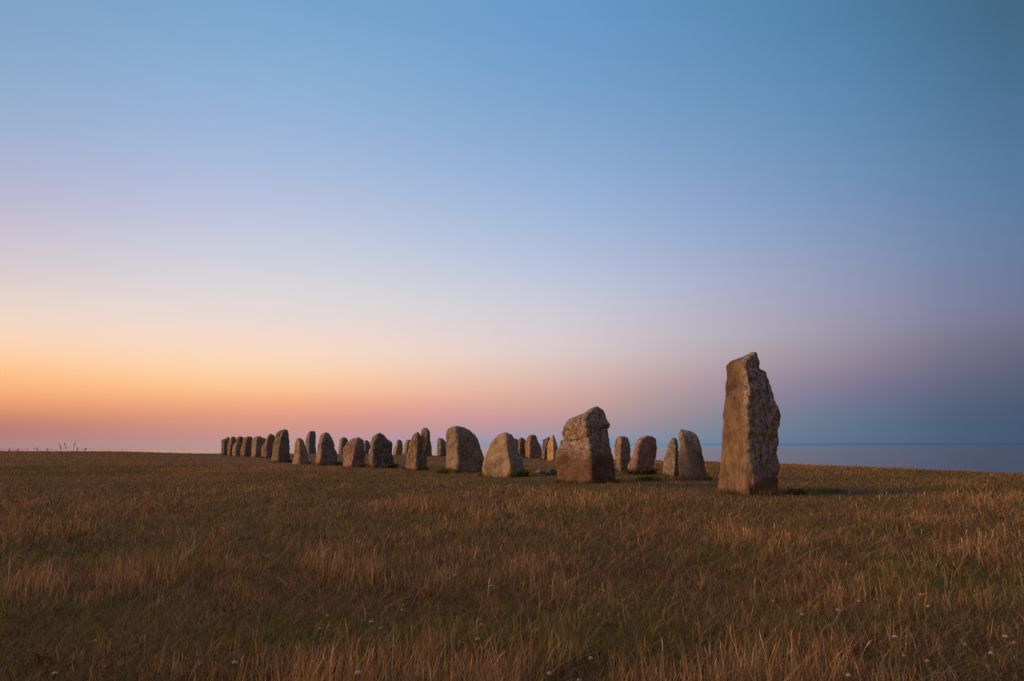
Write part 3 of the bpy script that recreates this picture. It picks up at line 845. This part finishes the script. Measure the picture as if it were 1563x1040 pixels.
# dense green tufts right of the tallest stone and in the worn hollow
for cx_, cy_, r, m, hh in ((6.62, 16.25, 0.17, 420, 0.20), (8.1, 17.9, 0.34, 520, 0.13), (4.35, 22.3, 0.30, 500, 0.22), (-2.9, 28.9, 0.22, 380, 0.22)):
    x = cx_ + rng.normal(0, r*0.7, m); y = cy_ + rng.normal(0, r*0.5, m)
    blades(x, y, hh*(0.5 + 0.6*rng.random(m)), np.full(m, 0.010), pick(GREEN, m)*0.7, 0.3 + 0.7*rng.random(m), 0.6 + 0.5*rng.random(m))

V = np.concatenate([c[0] for c in CH]); C = np.concatenate([c[1] for c in CH])
nb = len(V)
print('grass blades', nb)
me = bpy.data.meshes.new('grass')
me.vertices.add(nb*9); me.vertices.foreach_set('co', V.ravel())
pat = np.array([0,1,3,2, 2,3,5,4, 4,5,7,6, 6,7,8], np.int32)
loops = (np.arange(nb, dtype=np.int32)[:, None]*9 + pat[None]).ravel()
me.loops.add(len(loops)); me.loops.foreach_set('vertex_index', loops)
st = (np.arange(nb, dtype=np.int32)[:, None]*15 + np.array([0, 4, 8, 12], np.int32)[None]).ravel()
me.polygons.add(nb*4); me.polygons.foreach_set('loop_start', st)
me.update(calc_edges=True)
ca = me.attributes.new('blade_color', 'FLOAT_COLOR', 'POINT'); ca.data.foreach_set('color', C.ravel())
me.materials.append(gmat)
grass = bpy.data.objects.new('grass', me); COL.objects.link(grass)
tag(grass, 'dry straw coloured grass with green patches covering the plateau', 'grass', kind='stuff')
del V, C, CH

# ------------------------------------------------------------------ yarrow flowers
def flat_mat(name, c, rough=0.9):
    m = bpy.data.materials.new(name); m.use_nodes = True
    t = m.node_tree; b = t.nodes['Principled BSDF']; b.inputs['Roughness'].default_value = rough
    co = t.nodes.new('ShaderNodeTexCoord'); n_ = t.nodes.new('ShaderNodeTexNoise'); n_.inputs['Scale'].default_value = 160
    t.links.new(co.outputs['Object'], n_.inputs['Vector'])
    r_ = t.nodes.new('ShaderNodeValToRGB'); t.links.new(n_.outputs['Fac'], r_.inputs[0])
    r_.color_ramp.elements[0].position = 0.3; r_.color_ramp.elements[1].position = 0.7
    r_.color_ramp.elements[0].color = (*[v*0.7 for v in c], 1); r_.color_ramp.elements[1].color = (*[min(v*1.15, 0.9) for v in c], 1)
    t.links.new(r_.outputs[0], b.inputs['Base Color'])
    return m
M_PETAL = flat_mat('off white petals', (0.55, 0.46, 0.36)); M_STEM = flat_mat('dry green stem', (0.10, 0.095, 0.035))
M_WEED = flat_mat('dark dry weed', (0.055, 0.042, 0.03))

def tube(bm, pts, r0, r1, seg=5):
    rings = []
    for i, p in enumerate(pts):
        f = i / (len(pts) - 1); r = r0 + (r1 - r0)*f
        rings.append([bm.verts.new((p[0] + r*math.cos(2*math.pi*k/seg), p[1] + r*math.sin(2*math.pi*k/seg), p[2])) for k in range(seg)])
    for a, b in zip(rings[:-1], rings[1:]):
        for k in range(seg): bm.faces.new((a[k], a[(k+1) % seg], b[(k+1) % seg], b[k]))
    bm.faces.new(rings[-1])

def bm_obj(name, bm, mat, parent):
    me = bpy.data.meshes.new(name); bm.to_mesh(me); bm.free(); me.materials.append(mat)
    o = bpy.data.objects.new(name, me); COL.objects.link(o); o.parent = parent
    return o

def make_flower(h, rad, seed):
    r = random.Random(seed)
    root = bpy.data.objects.new('flower', None); COL.objects.link(root); root.empty_display_size = 0.05
    bm = bmesh.new(); lean = (r.uniform(-.03, .03), r.uniform(-.03, .03))
    path = [(lean[0]*q*q, lean[1]*q*q, -0.02 + h*q) for q in (0, .25, .5, .75, 1)]
    tube(bm, path, 0.0016, 0.0011)
    top = path[-1]
    spots = []
    for k in range(26):
        a = k*2.39996; q = rad*math.sqrt((k + 0.5)/26)
        spots.append((top[0] + q*math.cos(a), top[1] + q*math.sin(a), top[2] + 0.012 - (q/rad)**2*0.006 + r.uniform(-.002, .002)))
        if k % 3 == 0: tube(bm, [top if False else (path[-2][0]*0.2 + top[0]*0.8, path[-2][1]*0.2 + top[1]*0.8, top[2] - 0.02), spots[-1]], 0.0007, 0.0005, 4)
    for s_ in range(5):                      # feathery leaves on the stem
        q = 0.15 + 0.14*s_; a = r.uniform(0, 6.28)
        b0 = Vector((lean[0]*q*q, lean[1]*q*q, h*q)); dr = Vector((math.cos(a), math.sin(a), 0.5)); sd_ = Vector((-math.sin(a), math.cos(a), 0))
        ln = 0.035
        vs_ = [bm.verts.new(b0 + dr*ln*f + sd_*w_) for f, w_ in ((0, -.001), (.5, -.005), (1, 0), (.5, .005), (0, .001))]
        bm.faces.new(vs_)
    bm_obj('stem', bm, M_STEM, root)
    bm = bmesh.new()
    for p in spots:
        mtx = bmesh.ops.create_icosphere(bm, subdivisions=1, radius=rad*0.23)
        for v in mtx['verts']:
            v.co.z *= 0.6; v.co += Vector(p)
    bm_obj('flower_head', bm, M_PETAL, root)
    return root
protos = [make_flower(0.17, 0.009, 1), make_flower(0.21, 0.011, 2), make_flower(0.14, 0.007, 3)]
FL = [(586,955),(556,943),(617,920),(613,925),(738,967),(917,936),(843,1018),(903,1002),(760,998),(727,951),(695,874),(904,895),(918,901),(741,892),(917,853),
      (1182,917),(1275,930),(1334,916),(1320,921),(1363,977),(1374,1002),(1420,1013),(1544,976),(1553,984),(1410,907),(1425,929),(1220,935),(1226,941),(1303,1026),(1086,858),(1130,829),(1272,898),(1366,878),
      (53,862),(40,846),(280,940),(139,972),(350,1001),(485,952),(466,1004),(68,1021),(336,842),(181,803),(67,819),(77,800),(156,820),(222,836),(203,815),(195,811),(115,852),(223,831),(268,789),(400,847),
      (535,811),(543,815),(766,815),(748,841),(500,935),(560,1020),(706,1017),(875,1033),(1525,1000),(1470,985)]
for i, (px, py) in enumerate(FL):
    p = protos[i % 3]
    hh = (0.17, 0.21, 0.14)[i % 3]
    r = ray(px, py); k = (CAM_H - hh) / -r.z
    if i < 3: o = p
    else:
        o = p.copy(); COL.objects.link(o)
        for ch in p.children:
            c = ch.copy(); COL.objects.link(c); c.parent = o
    x_, y_ = r.x*k, r.y*k
    o.location = (x_, y_, gz(x_, y_)); o.rotation_euler = (0, 0, rng.random()*6.28)
    s_ = (0.8 + 0.35*rng.random()); o.scale = (s_, s_, 1.0)
    tag(o, 'small flat off-white flower head on a thin stem in the dry grass', 'flower', 'off-white wild flowers scattered through the grass')

# ------------------------------------------------------------------ weeds on the left skyline
def make_weed(h, seed):
    r = random.Random(seed); bm = bmesh.new()
    def branch(p, d, ln, rad, depth):
        pts = [p]
        for k in range(4):
            d = (d + Vector((r.uniform(-.2, .2), r.uniform(-.2, .2), 0.08))).normalized()
            pts.append(pts[-1] + d*ln/4)
        tube(bm, pts, rad, rad*0.5, 4)
        for q in pts[1:]:
            for _ in range(3 if depth else 5):
                e = Vector((r.uniform(-1, 1), r.uniform(-1, 1), r.uniform(0.0, 1))).normalized(); s = e.cross(Vector((0, 0, 1))).normalized()*0.034
                ll = r.uniform(.08, .20)
                bm.faces.new([bm.verts.new(q - s*0.3), bm.verts.new(q + e*ll*0.5 - s), bm.verts.new(q + e*ll), bm.verts.new(q + e*ll*0.5 + s)])
        if depth < 1:
            for q in pts[2:]:
                branch(q, Vector((r.uniform(-1, 1), r.uniform(-1, 1), 0.9)).normalized(), ln*r.uniform(.3, .5), rad*0.6, depth + 1)
    branch(Vector((0, 0, -0.05)), Vector((0, 0, 1)), h, 0.022, 0)
    me = bpy.data.meshes.new('weed'); bm.to_mesh(me); bm.free(); me.materials.append(M_WEED)
    o = bpy.data.objects.new('weed', me); COL.objects.link(o)
    return o
WD = [(14,688,0.5,'low dark weed at the far left end of the grassy skyline'),(27,687.5,0.55,'thin dark weed second from the left end of the skyline'),(57,686,0.85,'upright dark weed alone left of the bushy skyline weeds'),
      (73,686,0.6,'short dark weed just left of the bushy skyline weeds'),(93,684,0.95,'bushy dark weed at the left of the skyline cluster'),(101,681.5,1.15,'bushy dark weed in the middle of the skyline cluster'),
      (111,677,1.4,'tallest thin dark weed on the left skyline'),(118,684.5,0.8,'small dark weed just right of the tallest skyline weed'),(130,685.5,0.7,'last dark weed at the right end of the skyline weeds')]
for i, (px, py, h, lb) in enumerate(WD):
    o = make_weed(h*(0.95 if 85 < px < 115 else 0.6), 40 + i)
    dd = 100.0
    r = ray(px, 690); q = dd / r.y
    o.location = (r.x*q, dd, gz(r.x*q, dd))
    tag(o, lb, 'weed', 'weeds on the left skyline')
